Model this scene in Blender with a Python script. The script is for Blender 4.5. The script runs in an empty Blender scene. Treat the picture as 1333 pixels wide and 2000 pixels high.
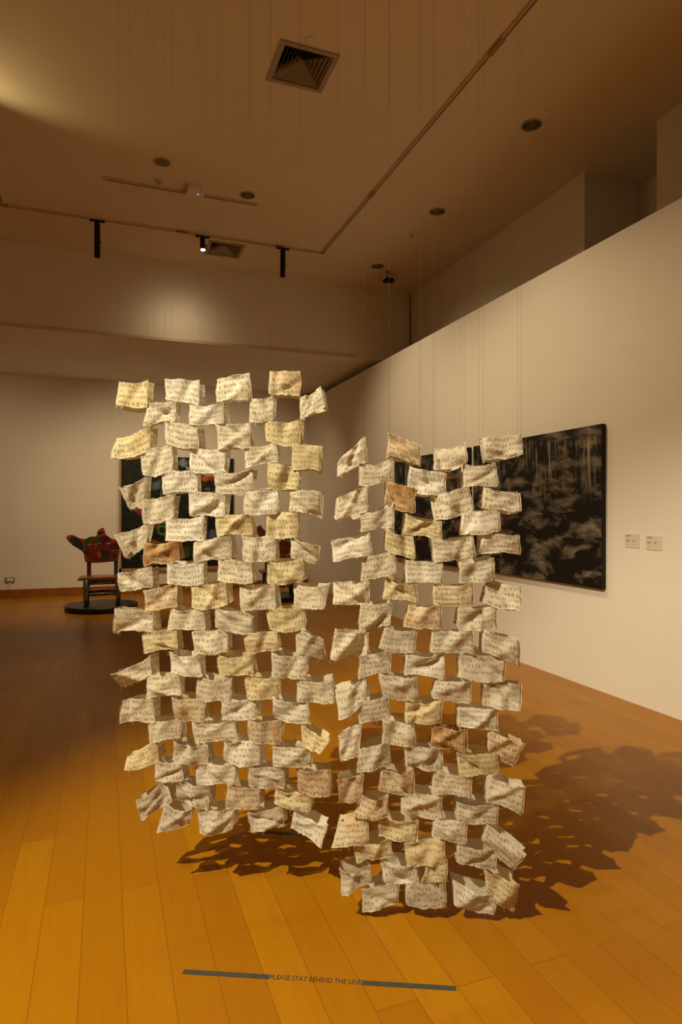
import bpy, bmesh, math, random, re
from mathutils import Vector, noise as mnoise

# ------------------------------------------------------------------ camera, world, lights, exposure
SC = bpy.context.scene
COL = SC.collection
F = 1240.0                       # focal length in pixels of the 1333x2000 frame
YAW = math.radians(20.4)
CY, SY = math.cos(YAW), math.sin(YAW)
EYE = 1.5

def P(px, py, d):
    """photo pixel at depth d (metres in front of the lens) -> world point"""
    x, z = (px - 666.5) / F * d, EYE + (1000 - py) / F * d
    return Vector((CY * x + SY * d, -SY * x + CY * d, z))

cam_d = bpy.data.cameras.new('camera')
cam = bpy.data.objects.new('camera', cam_d)
COL.objects.link(cam)
cam.location = (0, 0, EYE)
cam.rotation_euler = (math.radians(90), 0, -YAW)
cam_d.sensor_fit = 'VERTICAL'
cam_d.sensor_height = 36.0
cam_d.lens = F / 2000 * 36.0
cam_d.clip_start = 0.05
SC.camera = cam

SC.view_settings.view_transform = 'Standard'
SC.view_settings.look = 'None'
SC.view_settings.gamma = 1.0
SC.view_settings.use_curve_mapping = False
SC.view_settings.exposure = 0.0
SC.cycles.use_denoising = True
SC.cycles.max_bounces = 8
SC.cycles.diffuse_bounces = 5
SC.cycles.sample_clamp_indirect = 4.0

world = bpy.data.worlds.new('world')
SC.world = world
world.use_nodes = True
world.node_tree.nodes['Background'].inputs[0].default_value = (0.9, 0.7, 0.45, 1)
world.node_tree.nodes['Background'].inputs[1].default_value = 0.02

WARM = (1.0, 0.77, 0.45)
KEY = (1.0, 0.86, 0.57)
def spot(name, loc, aim, power, cone, blend=0.5, size=0.03, color=WARM):
    l = bpy.data.lights.new(name, 'SPOT')
    l.energy, l.spot_size, l.spot_blend = power, math.radians(cone), blend
    l.shadow_soft_size, l.color = size, color
    o = bpy.data.objects.new(name, l)
    COL.objects.link(o)
    o.location = loc
    o.rotation_euler = (Vector(aim) - Vector(loc)).to_track_quat('-Z', 'Y').to_euler()
    return o

# lamps left of the frame: key light on the hanging cloth
spot('key_lamp', (-2.45, 0.6, 4.72), (1.0, 2.0, 0.85), 1600, 54, 0.6, 0.025, KEY)
spot('second_key_lamp', (-2.6, 1.3, 4.72), (0.3, 3.7, 0.0), 210, 60, 0.35, 0.03, KEY)
# unseen lamps added out of frame; their bounce off floor and walls lifts the ceiling
spot('added_bounce_lamp', (1.2, -1.8, 4.72), (1.2, -1.6, 0.0), 560, 75, 0.6, 0.05)
spot('added_bounce_lamp', (-3.4, 4.2, 4.72), (-3.4, 4.2, 0.0), 340, 55, 0.6, 0.05)
spot('added_bounce_lamp', (-3.6, 8.6, 4.72), (-3.9, 8.6, 0.0), 260, 55, 0.6, 0.05)
# washers for the right-hand partition
spot('partition_lamp', (1.5, 7.6, 4.72), (3.89, 7.3, 1.5), 215, 98, 1.0, 0.05)
spot('partition_lamp', (1.4, 5.0, 4.72), (3.89, 5.0, 1.2), 235, 98, 1.0, 0.05)
spot('partition_lamp', (2.0, 2.0, 4.72), (3.89, 2.6, 1.2), 60, 110, 1.0, 0.05)
# washers for the far wall
spot('far_wall_lamp', (0.35, 9.6, 3.80), (0.9, 12.4, 0.6), 150, 112, 1.0, 0.05)
spot('far_wall_lamp', (2.5, 9.6, 3.80), (2.2, 12.4, 0.6), 105, 112, 1.0, 0.05)
spot('far_wall_lamp', (-1.8, 9.6, 3.80), (-1.6, 12.4, 0.6), 70, 112, 1.0, 0.05)
spot('chair_lamp', (-0.4, 8.1, 4.5), (-0.1, 10.4, 0.4), 120, 50, 0.9, 0.04)
spot('added_beam_glow', (0.98, 8.55, 4.22), (0.98, 9.2, 3.95), 7, 150, 1.0, 0.03)  # added lamp without a fitting, only makes the glow on the soffit face
spot('ceiling_glow_lamp', (-1.30, 6.12, 4.66), (-0.434, 5.62, 4.66), 19, 100, 0.7, 0.03, (1.0, 0.78, 0.36))

# ------------------------------------------------------------------ helpers
def tag(o, label=None, cat=None, group=None, kind=None):
    if label: o['label'] = label
    if cat: o['category'] = cat
    if group: o['group'] = group
    if kind: o['kind'] = kind
    return o

def thing(name, label, cat, loc=(0, 0, 0), rz=0.0, group=None):
    o = bpy.data.objects.new(name, None)
    COL.objects.link(o)
    o.location = loc
    o.rotation_euler = (0, 0, rz)
    o.empty_display_size = 0.1
    return tag(o, label, cat, group)

class MB:
    """collects vertices and faces for one mesh"""
    def __init__(s):
        s.v, s.f, s.m = [], [], []
    def add(s, vs, fs, mi=0):
        b = len(s.v)
        s.v += [tuple(p) for p in vs]
        s.f += [tuple(i + b for i in f) for f in fs]
        s.m += [mi] * len(fs)
        return s
    def box(s, c0, c1, mi=0):
        x0, y0, z0 = c0; x1, y1, z1 = c1
        vs = [(x0,y0,z0),(x1,y0,z0),(x1,y1,z0),(x0,y1,z0),(x0,y0,z1),(x1,y0,z1),(x1,y1,z1),(x0,y1,z1)]
        return s.add(vs, [(0,3,2,1),(4,5,6,7),(0,1,5,4),(1,2,6,5),(2,3,7,6),(3,0,4,7)], mi)
    def tube(s, pts, r, n=6, mi=0, cap=True):
        pts = [Vector(p) for p in pts]
        rs = r if isinstance(r, (list, tuple)) else [r] * len(pts)
        vs, fs = [], []
        for i, p in enumerate(pts):
            t = (pts[min(i + 1, len(pts) - 1)] - pts[max(i - 1, 0)])
            if t.length < 1e-9: t = Vector((0, 0, 1))
            t.normalize()
            a = Vector((0, 0, 1)) if abs(t.z) < 0.9 else Vector((1, 0, 0))
            e1 = t.cross(a).normalized(); e2 = t.cross(e1)
            for k in range(n):
                w = 2 * math.pi * k / n
                vs.append(p + (e1 * math.cos(w) + e2 * math.sin(w)) * rs[i])
        for i in range(len(pts) - 1):
            for k in range(n):
                k2 = (k + 1) % n
                fs.append((i*n+k, i*n+k2, (i+1)*n+k2, (i+1)*n+k))
        if cap:
            fs.append(tuple(range(n))[::-1])
            fs.append(tuple((len(pts)-1)*n + k for k in range(n)))
        return s.add(vs, fs, mi)
    def lathe(s, prof, n=32, c=(0, 0, 0), mi=0, caps=True):
        vs, fs = [], []
        for r, z in prof:
            for k in range(n):
                w = 2 * math.pi * k / n
                vs.append((c[0] + r * math.cos(w), c[1] + r * math.sin(w), c[2] + z))
        for i in range(len(prof) - 1):
            for k in range(n):
                k2 = (k + 1) % n
                fs.append((i*n+k, i*n+k2, (i+1)*n+k2, (i+1)*n+k))
        if caps:
            fs.append(tuple(range(n))[::-1])
            fs.append(tuple((len(prof)-1)*n + k for k in range(n)))
        return s.add(vs, fs, mi)
    def prism(s, outline, y0, y1, mi=0):
        """outline in (x, z), extruded along y"""
        n = len(outline)
        vs = [(x, y0, z) for x, z in outline] + [(x, y1, z) for x, z in outline]
        fs = [tuple(range(n)), tuple(range(2*n - 1, n - 1, -1))]
        fs += [(i, n + i, n + (i + 1) % n, (i + 1) % n) for i in range(n)]
        return s.add(vs, fs, mi)
    def build(s, name, mats, parent=None, smooth=False, bevel=0.0, loc=None):
        me = bpy.data.meshes.new(name)
        me.from_pydata(s.v, [], s.f)
        if not isinstance(mats, (list, tuple)): mats = [mats]
        for m in mats: me.materials.append(m)
        if len(mats) > 1: me.polygons.foreach_set('material_index', s.m)
        if smooth: me.polygons.foreach_set('use_smooth', [True] * len(me.polygons))
        me.update()
        o = bpy.data.objects.new(name, me)
        COL.objects.link(o)
        if parent: o.parent = parent
        if loc: o.location = loc
        if bevel:
            b = o.modifiers.new('bevel', 'BEVEL')
            b.width, b.segments, b.limit_method = bevel, 2, 'ANGLE'
        return o

class NT:
    def __init__(s, name, rough=0.6, spec=0.3):
        s.mat = bpy.data.materials.new(name)
        s.mat.use_nodes = True
        s.t = s.mat.node_tree
        s.b = s.t.nodes['Principled BSDF']
        s.b.inputs['Roughness'].default_value = rough
        s.b.inputs['Specular IOR Level'].default_value = spec
    def n(s, kind, **kw):
        nd = s.t.nodes.new(kind)
        for k, v in kw.items(): setattr(nd, k, v)
        return nd
    def l(s, a, b): s.t.links.new(a, b)
    def set(s, nd, **kw):
        for k, v in kw.items(): nd.inputs[k].default_value = v
        return nd
    def coords(s, scale=(1, 1, 1), out='Object', loc=(0, 0, 0), rot=(0, 0, 0)):
        tc = s.n('ShaderNodeTexCoord'); mp = s.n('ShaderNodeMapping')
        mp.inputs['Scale'].default_value = scale
        mp.inputs['Location'].default_value = loc
        mp.inputs['Rotation'].default_value = rot
        s.l(tc.outputs[out], mp.inputs['Vector'])
        return mp.outputs['Vector']
    def noise(s, vec, scale, detail=4, rough=0.55, dist=0.0):
        nd = s.n('ShaderNodeTexNoise')
        s.l(vec, nd.inputs['Vector'])
        s.set(nd, Scale=scale, Detail=detail, Roughness=rough, Distortion=dist)
        return nd.outputs['Fac']
    def ramp(s, fac, stops, interp='LINEAR'):
        r = s.n('ShaderNodeValToRGB')
        r.color_ramp.interpolation = interp
        while len(r.color_ramp.elements) < len(stops): r.color_ramp.elements.new(0.5)
        for e, (p, c) in zip(r.color_ramp.elements, stops):
            e.position = p
            e.color = (c, c, c, 1) if not isinstance(c, tuple) else (*c, 1)
        s.l(fac, r.inputs['Fac'])
        return r.outputs['Color']
    def mix(s, fac, a, b, mode='MIX'):
        m = s.n('ShaderNodeMix', data_type='RGBA', blend_type=mode)
        for sock, val in ((m.inputs[0], fac), (m.inputs[6], a), (m.inputs[7], b)):
            if isinstance(val, (int, float)): sock.default_value = val
            elif isinstance(val, tuple): sock.default_value = (*val, 1)
            else: s.l(val, sock)
        return m.outputs[2]
    def math(s, op, a, b=0.0, c=None):
        m = s.n('ShaderNodeMath', operation=op)
        for i, val in enumerate((a, b) if c is None else (a, b, c)):
            if isinstance(val, (int, float)): m.inputs[i].default_value = val
            else: s.l(val, m.inputs[i])
        return m.outputs[0]
    def bump(s, h, strength=0.3, dist=0.01):
        b = s.n('ShaderNodeBump')
        s.set(b, Strength=strength, Distance=dist)
        s.l(h, b.inputs['Height'])
        s.l(b.outputs['Normal'], s.b.inputs['Normal'])
    def color(s, c):
        if isinstance(c, tuple): s.b.inputs['Base Color'].default_value = (*c, 1)
        else: s.l(c, s.b.inputs['Base Color'])
        return s

def plain(name, c, rough=0.6, spec=0.3, metal=0.0, var=0.12, scale=6.0):
    m = NT(name, rough, spec)
    m.b.inputs['Metallic'].default_value = metal
    nz = m.noise(m.coords(), scale, 5)
    d = tuple(x * (1 - var) for x in c)
    m.color(m.mix(m.ramp(nz, [(0.35, 0.0), (0.65, 1.0)]), d, c))
    return m.mat

def emit(name, c, strength):
    m = NT(name)
    m.color(c)
    m.b.inputs['Emission Color'].default_value = (*c, 1)
    m.b.inputs['Emission Strength'].default_value = strength
    return m.mat

# ------------------------------------------------------------------ materials of the room
def mat_paint(name, c):
    m = NT(name, 0.75, 0.2)
    nz = m.noise(m.coords(), 1.3, 3)
    fine = m.noise(m.coords(), 160, 2)
    m.color(m.mix(m.ramp(nz, [(0.3, 0.0), (0.7, 1.0)]), tuple(x * 0.96 for x in c), c))
    m.bump(fine, 0.08, 0.002)
    return m.mat

M_WALL = mat_paint('white_wall_paint', (0.80, 0.765, 0.70))
M_CEIL = mat_paint('ceiling_paint', (0.80, 0.69, 0.54))

def mat_floor():
    m = NT('honey_plank_floor', 0.3, 0.17)
    tc = m.n('ShaderNodeTexCoord'); sep = m.n('ShaderNodeSeparateXYZ')
    m.l(tc.outputs['Object'], sep.inputs[0])
    comb = m.n('ShaderNodeCombineXYZ')
    m.l(m.math('ADD', sep.outputs[1], 20.0), comb.inputs[0])
    m.l(m.math('ADD', sep.outputs[0], 14.0 - 0.063), comb.inputs[1])
    def brick(mortar):
        br = m.n('ShaderNodeTexBrick', offset=0.37, offset_frequency=2, squash=1.0)
        m.set(br, Scale=1.0)
        br.inputs['Brick Width'].default_value = 1.45
        br.inputs['Row Height'].default_value = 0.14
        br.inputs['Mortar Size'].default_value = mortar
        br.inputs['Mortar Smooth'].default_value = 0.2
        br.inputs['Color1'].default_value = (0, 0, 0, 1)
        br.inputs['Color2'].default_value = (1, 1, 1, 1)
        br.inputs['Mortar'].default_value = (0, 0, 0, 1)
        m.l(comb.outputs[0], br.inputs['Vector'])
        return br
    br = brick(0.0012)
    grain_v = m.n('ShaderNodeVectorMath', operation='MULTIPLY')
    m.l(comb.outputs[0], grain_v.inputs[0]); grain_v.inputs[1].default_value = (1.2, 16, 1)
    off = m.n('ShaderNodeVectorMath', operation='ADD')
    m.l(grain_v.outputs[0], off.inputs[0])
    sc = m.n('ShaderNodeVectorMath', operation='SCALE'); sc.inputs['Scale'].default_value = 9.0
    m.l(br.outputs['Color'], sc.inputs[0]); m.l(sc.outputs[0], off.inputs[1])
    grain = m.noise(off.outputs[0], 3.0, 6, 0.6, 0.6)
    blot = m.noise(comb.outputs[0], 1.1, 3)
    plank = m.mix(m.ramp(br.outputs['Color'], [(0.0, 0.0), (1.0, 1.0)]), (0.315, 0.124, 0.0026), (0.385, 0.166, 0.0036))
    g = m.mix(m.math('MULTIPLY', m.ramp(grain, [(0.4, 0.0), (0.75, 1.0)]), 0.35), plank, (0.30, 0.094, 0.0026))
    g = m.mix(m.math('MULTIPLY', m.ramp(blot, [(0.45, 0.0), (0.75, 1.0)]), 0.30), g, (0.30, 0.098, 0.0026))
    bandv = m.n('ShaderNodeVectorMath', operation='MULTIPLY')
    m.l(comb.outputs[0], bandv.inputs[0]); bandv.inputs[1].default_value = (2.6, 0.35, 1)
    band = m.noise(bandv.outputs[0], 1.0, 5, 0.7, 0.3)
    g = m.mix(m.math('MULTIPLY', m.ramp(band, [(0.56, 0.0), (0.70, 1.0)]), 0.35), g, (0.27, 0.085, 0.0024))
    g = m.mix(m.math('MULTIPLY', br.outputs['Fac'], 0.6), g, (0.10, 0.035, 0.006))
    m.color(g)
    m.l(m.ramp(grain, [(0.3, 0.26), (0.8, 0.40)]), m.b.inputs['Roughness'])
    m.bump(m.math('SUBTRACT', 1.0, br.outputs['Fac']), 0.15, 0.001)
    return m.mat
M_FLOOR = mat_floor()
M_BASE = plain('brown_wood_skirting', (0.34, 0.115, 0.022), 0.4, 0.4, var=0.3, scale=9)
M_RAIL = plain('ivory_metal_rail', (0.66, 0.53, 0.38), 0.5)
M_BLACK = plain('black_powder_coat', (0.006, 0.006, 0.006), 0.45)
M_DARK = plain('dark_void', (0.012, 0.010, 0.008), 0.8)
M_VENT = plain('off_white_vent_metal', (0.42, 0.35, 0.26), 0.55)
M_CHROME = plain('brushed_reflector', (0.55, 0.52, 0.48), 0.25, 0.5, 0.9)
M_WHITEPL = plain('white_plastic', (0.80, 0.70, 0.62), 0.4)
M_JOINT = plain('orange_track_joint', (0.42, 0.20, 0.06), 0.5)
M_GREY = plain('grey_plastic', (0.30, 0.27, 0.22), 0.5)

# ------------------------------------------------------------------ the room
XL, XP, XR2, YB, YF, H, YS, ZS = -5.0, 3.89, 4.62, 12.4, -4.0, 5.0, 9.2, 3.9

def struct(name, mb, mat, label, **kw):
    return tag(mb.build(name, mat, **kw), label, None, None, 'structure')

struct('floor', MB().box((XL - .2, YF - .2, -0.1), (5.8, YB + .2, 0)), M_FLOOR, 'honey-coloured wooden plank floor of the gallery')
struct('wall_back', MB().box((XL - .2, YB, 0), (5.8, YB + .2, H)), M_WALL, 'white far wall behind the painted chairs')
struct('wall_left', MB().box((XL - .2, YF, 0), (XL, YB, H)), M_WALL, 'white left wall of the gallery')
struct('wall_front', MB().box((XL - .2, YF - .2, 0), (5.8, YF, H)), M_WALL, 'white wall behind the viewer')
struct('wall_right', MB().box((XP, YF, 0), (XP + .15, YB, 3.76)), M_WALL, 'white freestanding partition wall on the right carrying the dark paintings')
rear = MB().box((XR2, 5.24, 0), (5.8, YB, H)).box((XR2, YF, 0), (5.8, 4.33, H)).box((5.36, 4.33, 0), (5.8, 5.24, H))
struct('wall_right', rear, M_WALL, 'taller wall with a recess, seen above the partition')
struct('ceiling', MB().box((XL, YS, ZS), (XR2, YB, H)), M_WALL, 'deep dropped soffit in front of the far wall')
struct('trim_1', MB().box((XL, YS - 0.035, ZS - 0.004), (3.665, YS, ZS + 0.035)), M_RAIL, 'thin ivory rail along the lower edge of the soffit')
struct('baseboard_back', MB().box((XL, YB - 0.018, 0), (XP, YB, 0.145)), M_BASE, 'brown wooden skirting along the far wall', bevel=0.004)
struct('trim_2', MB().tube([(XR2 - 0.012, YS - 0.012, ZS), (XR2 - 0.012, YS - 0.012, H - 0.01)], 0.011, 8), M_GREY, 'thin grey conduit in the upper right corner')

VENTS = [(1.455, 4.79), (1.494, 8.47)]
DOWN = [(0.535, 6.57, 0.075, 'grille'), (1.477, 6.93, 0.075, 'open'), (3.618, 4.78, 0.085, 'open'), (3.631, 6.54, 0.085, 'open'), (3.64, 8.29, 0.085, 'open')]
ceil = MB().box((XL - .2, YF - .2, H), (5.8, YB + .2, H + 0.2)).build('ceiling', M_CEIL)
tag(ceil, 'high ceiling with vents, downlights and a lighting track', None, None, 'structure')
cut = MB()
for x, y in VENTS: cut.box((x - .20, y - .20, H - .1), (x + .20, y + .20, H + .14))
for x, y, r, k in DOWN: cut.lathe([(r, -0.1), (r, 0.16)], 32, (x, y, H))
cutter = cut.build('cutter', M_DARK)
bo = ceil.modifiers.new('holes', 'BOOLEAN')
bo.operation, bo.object, bo.solver = 'DIFFERENCE', cutter, 'EXACT'
dg = bpy.context.evaluated_depsgraph_get()
me = bpy.data.meshes.new_from_object(ceil.evaluated_get(dg))
ceil.modifiers.clear()
ceil.data = me
bpy.data.objects.remove(cutter)
me.materials.clear(); me.materials.append(M_CEIL)
me.polygons.foreach_set('material_index', [0] * len(me.polygons))

# ------------------------------------------------------------------ the hanging cloth curtains
def mat_cloth(name, c, stain, amount, vertical, ink=False):
    m = NT(name, 0.9, 0.1)
    tc = m.n('ShaderNodeTexCoord')
    oi = m.n('ShaderNodeObjectInfo')
    add = m.n('ShaderNodeVectorMath', operation='ADD')
    sc = m.n('ShaderNodeVectorMath', operation='SCALE'); sc.inputs['Scale'].default_value = 37.0
    cmb = m.n('ShaderNodeCombineXYZ')
    for i in range(3): m.l(oi.outputs['Random'], cmb.inputs[i])
    m.l(cmb.outputs[0], sc.inputs[0])
    m.l(tc.outputs['Object'], add.inputs[0]); m.l(sc.outputs[0], add.inputs[1])
    v = add.outputs[0]
    big = m.noise(v, 14, 5, 0.62, 0.4)
    fine = m.noise(v, 70, 4, 0.7)
    st = m.ramp(m.math('ADD', m.math('MULTIPLY', big, 0.7), m.math('MULTIPLY', fine, 0.3)),
                [(0.62 - amount * 0.32, 0.0), (0.80 - amount * 0.30, 1.0)])
    cc = m.mix(m.ramp(fine, [(0.3, 0.0), (0.7, 1.0)]), tuple(x * 0.86 for x in c), c)
    cc = m.mix(m.math('MULTIPLY', st, 0.35 + 0.6 * amount), cc, stain)
    m.color(cc)
    # gauze pleats: stretched noise over the unrolled cloth
    uvm = m.n('ShaderNodeMapping')
    m.l(tc.outputs['UV'], uvm.inputs['Vector'])
    uvm.inputs['Scale'].default_value = ((7, 6, 1), (34, 3, 1), (3, 22, 1))[vertical]
    off = m.n('ShaderNodeVectorMath', operation='ADD')
    m.l(uvm.outputs[0], off.inputs[0]); m.l(sc.outputs[0], off.inputs[1])
    pl = m.noise(off.outputs[0], 1.0, 3, 0.6, 0.8)
    h = m.math('ADD', m.ramp(pl, [(0.35, 0.0), (0.62, 1.0)]), m.math('MULTIPLY', fine, 0.5))
    m.bump(h, (0.25, 0.5, 0.5)[vertical], 0.003)
    tr = m.n('ShaderNodeBsdfTranslucent'); m.l(cc, tr.inputs['Color'])
    mx = m.n('ShaderNodeMixShader'); mx.inputs[0].default_value = 0.33
    m.l(m.b.outputs[0], mx.inputs[1]); m.l(tr.outputs[0], mx.inputs[2])
    out = next(n for n in m.t.nodes if n.type == 'OUTPUT_MATERIAL')
    m.l(mx.outputs[0], out.inputs['Surface'])
    return m.mat

TINTS = {'w': ((0.86, 0.81, 0.70), (0.60, 0.46, 0.24), 0.02),
         'c': ((0.82, 0.75, 0.60), (0.55, 0.38, 0.17), 0.15),
         'g': ((0.74, 0.67, 0.54), (0.46, 0.33, 0.19), 0.20),
         'y': ((0.80, 0.70, 0.45), (0.54, 0.33, 0.08), 0.36),
         'b': ((0.80, 0.70, 0.51), (0.46, 0.21, 0.035), 0.55),
         'r': ((0.78, 0.62, 0.36), (0.36, 0.125, 0.014), 0.76)}
M_SEAM = plain('cream_seam_thread', (0.76, 0.68, 0.52), 0.9, var=0.15, scale=60)
LABELS = {'w': None, 'c': None, 'g': 'greyish crumpled patch', 'y': 'yellowed patch', 'b': 'brown-stained patch', 'r': 'patch heavily stained rust brown'}
CLOTH = {(k, v): mat_cloth('cloth_%s_%s' % (k, ('smooth', 'upright', 'level')[v]), *TINTS[k], v) for k in TINTS for v in (0, 1, 2)}
INK = [plain('faded_brown_ink', (0.30, 0.20, 0.09), 0.9, var=0.4, scale=90),
       plain('brown_ink', (0.14, 0.09, 0.042), 0.9, var=0.45, scale=90),
       plain('dark_ink', (0.05, 0.036, 0.022), 0.9, var=0.45, scale=90)]
M_WIRE = plain('thin_nylon_line', (0.07, 0.045, 0.022), 0.7)

# hand-lettering glyphs: one flat triangle set per character cluster
GLYPHS = {}
def glyph(s):
    if s in GLYPHS: return GLYPHS[s]
    cu = bpy.data.curves.new('glyph', 'FONT')
    cu.body, cu.size, cu.resolution_u, cu.offset = s, 1.0, 1, -0.012
    o = bpy.data.objects.new('glyph', cu)
    COL.objects.link(o)
    m = o.evaluated_get(bpy.context.evaluated_depsgraph_get()).to_mesh()
    vs = [(v.co.x, v.co.y) for v in m.vertices]
    m.calc_loop_triangles()
    ts = [tuple(t.vertices) for t in m.loop_triangles]
    x0 = min((v[0] for v in vs), default=0); x1 = max((v[0] for v in vs), default=0.3)
    GLYPHS[s] = ([(x - x0, y) for x, y in vs], ts, x1 - x0)
    o.evaluated_get(bpy.context.evaluated_depsgraph_get()).to_mesh_clear()
    bpy.data.objects.remove(o); bpy.data.curves.remove(cu)
    return GLYPHS[s]
TEXT = ('ก่อนถึงการปฏิรูปที่ใดอาแปรกลาระทบพระอาราเทพระทากการสลงลักในเตมตอนเลขสมาคมกรรมการบ้านเมือง'
        'ประชาชนรัฐธรรมนูญการเมืองสังคมศาลอาญาคดีความผิดมาตราวรรคแรกตามกฎหมายขณะที่ผู้ต้องหาถูกจำคุก')
CLUST = re.findall('[\u0e00-\u0e30\u0e32-\u0e33\u0e40-\u0e46][\u0e31\u0e34-\u0e3a\u0e47-\u0e4e]*', TEXT)

DEPTH = 0.072

class Patch:
    """one sewn cloth cell: an open-ended box of thin cloth, ring parameter s in 0..4, v from top to bottom"""
    def __init__(s, rng, quad, wing):
        s.q, s.wing = quad, wing        # quad corners (a, z): TL, TR, BR, BL in the curtain's own plane
        s.ph = [rng.uniform(0, 6.28) for _ in range(8)]
        s.sag_t, s.sag_b = rng.uniform(-0.002, 0.016), rng.uniform(-0.008, 0.012)
        s.fu, s.fv = rng.uniform(0.5, 1.5), rng.uniform(-0.9, 0.9)
        s.amp = rng.uniform(0.002, 0.006)
        s.off = Vector((rng.uniform(0, 50), rng.uniform(0, 50), rng.uniform(0, 50)))
        s.bj = [(rng.uniform(-0.010, 0.010), rng.uniform(-0.010, 0.010)) for _ in range(4)]
        s.dl, s.dr = DEPTH * rng.uniform(0.85, 1.1), DEPTH * rng.uniform(0.85, 1.1)
        if wing == 'L': s.dl = rng.uniform(0.035, 0.075)
        if wing == 'R': s.dr = rng.uniform(0.035, 0.075)
        s.flop = rng.uniform(-0.03, 0.05) if wing else 0.0
        s.twist = rng.uniform(-0.035, 0.035) if wing else 0.0
        s.fold = [(rng.uniform(0.15, 0.85), rng.uniform(0.15, 0.85), rng.uniform(-1.05, 1.05), rng.uniform(0.07, 0.19), rng.uniform(-0.016, 0.016)) for _ in range(3)]
    def bil(s, q, u, v):
        return (q[0][0]*(1-u)*(1-v) + q[1][0]*u*(1-v) + q[2][0]*u*v + q[3][0]*(1-u)*v,
                q[0][1]*(1-u)*(1-v) + q[1][1]*u*(1-v) + q[2][1]*u*v + q[3][1]*(1-u)*v)
    def w(s, u): return (1 - u) if s.wing == 'L' else u if s.wing == 'R' else 0.0
    def front(s, u, v):
        a, z = s.bil(s.q, u, v)
        k = 4 * u * (1 - u)
        z -= k * (s.sag_t * (1 - v) + s.sag_b * v)
        env = 0.25 + 0.75 * k
        n = s.amp * math.sin(6.28 * (s.fu * u + s.fv * v) + s.ph[0]) * env + 0.006 * k
        for cu, cv, an, wd, am in s.fold:          # soft creases running across the cloth
            t = (u - cu) * math.cos(an) + (v - cv) * math.sin(an)
            n += am * math.exp(-(t / wd) ** 2) * (0.35 + 0.65 * k)
        w = s.w(u)
        n += s.flop * w * w + s.twist * w * (v - 0.5) * 2
        p = Vector((a * 26, z * 26, 0)) + s.off
        n += 0.007 * mnoise.noise(p * 0.8) + 0.0022 * mnoise.noise(p * 3.1)
        a += 0.0024 * mnoise.noise(p * 1.7 + Vector((9, 9, 9))) + 0.0060 * mnoise.noise(p * 0.6 + Vector((1, 9, 4)))
        z += 0.0028 * mnoise.noise(p * 1.7 + Vector((3, 7, 1))) + 0.0075 * mnoise.noise(p * 0.6 + Vector((6, 2, 8)))
        return Vector((a, n, z))
    def back(s, u, v):
        q = [(c[0] + j[0], c[1] + j[1]) for c, j in zip(s.q, s.bj)]
        a, z = s.bil(q, u, v)
        k = 4 * u * (1 - u)
        z -= k * (s.sag_t * (1 - v) * 0.6 + s.sag_b * v * 1.4)
        d = s.dl * (1 - u) + s.dr * u
        n = -d + s.amp * math.sin(6.28 * (s.fv * u + s.fu * v) + s.ph[1]) * (0.25 + 0.75 * k) - 0.006 * k
        w = s.w(u)
        n += s.flop * w * w + s.twist * w * (v - 0.5) * 2
        p = Vector((a * 26, z * 26, 5)) + s.off
        n += 0.004 * mnoise.noise(p)
        return Vector((a, n, z))
    def S(s, t, v):
        t = t % 4.0
        if t <= 1: return s.front(t, v)
        if t <= 2:
            t -= 1; f, b = s.front(1, v), s.back(1, v); sg = -1
        elif t <= 3: return s.back(3 - t, v)
        else:
            t = 4 - t; f, b = s.front(0, v), s.back(0, v); sg = 1
        p = f.lerp(b, t)
        k = math.sin(math.pi * t)
        p.x += sg * k * (0.007 + 0.007 * math.sin(3 * v + s.ph[2]))
        p.z -= k * 0.004
        pn = p * 26 + s.off
        p.x += 0.003 * k * mnoise.noise(pn)
        return p

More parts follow.
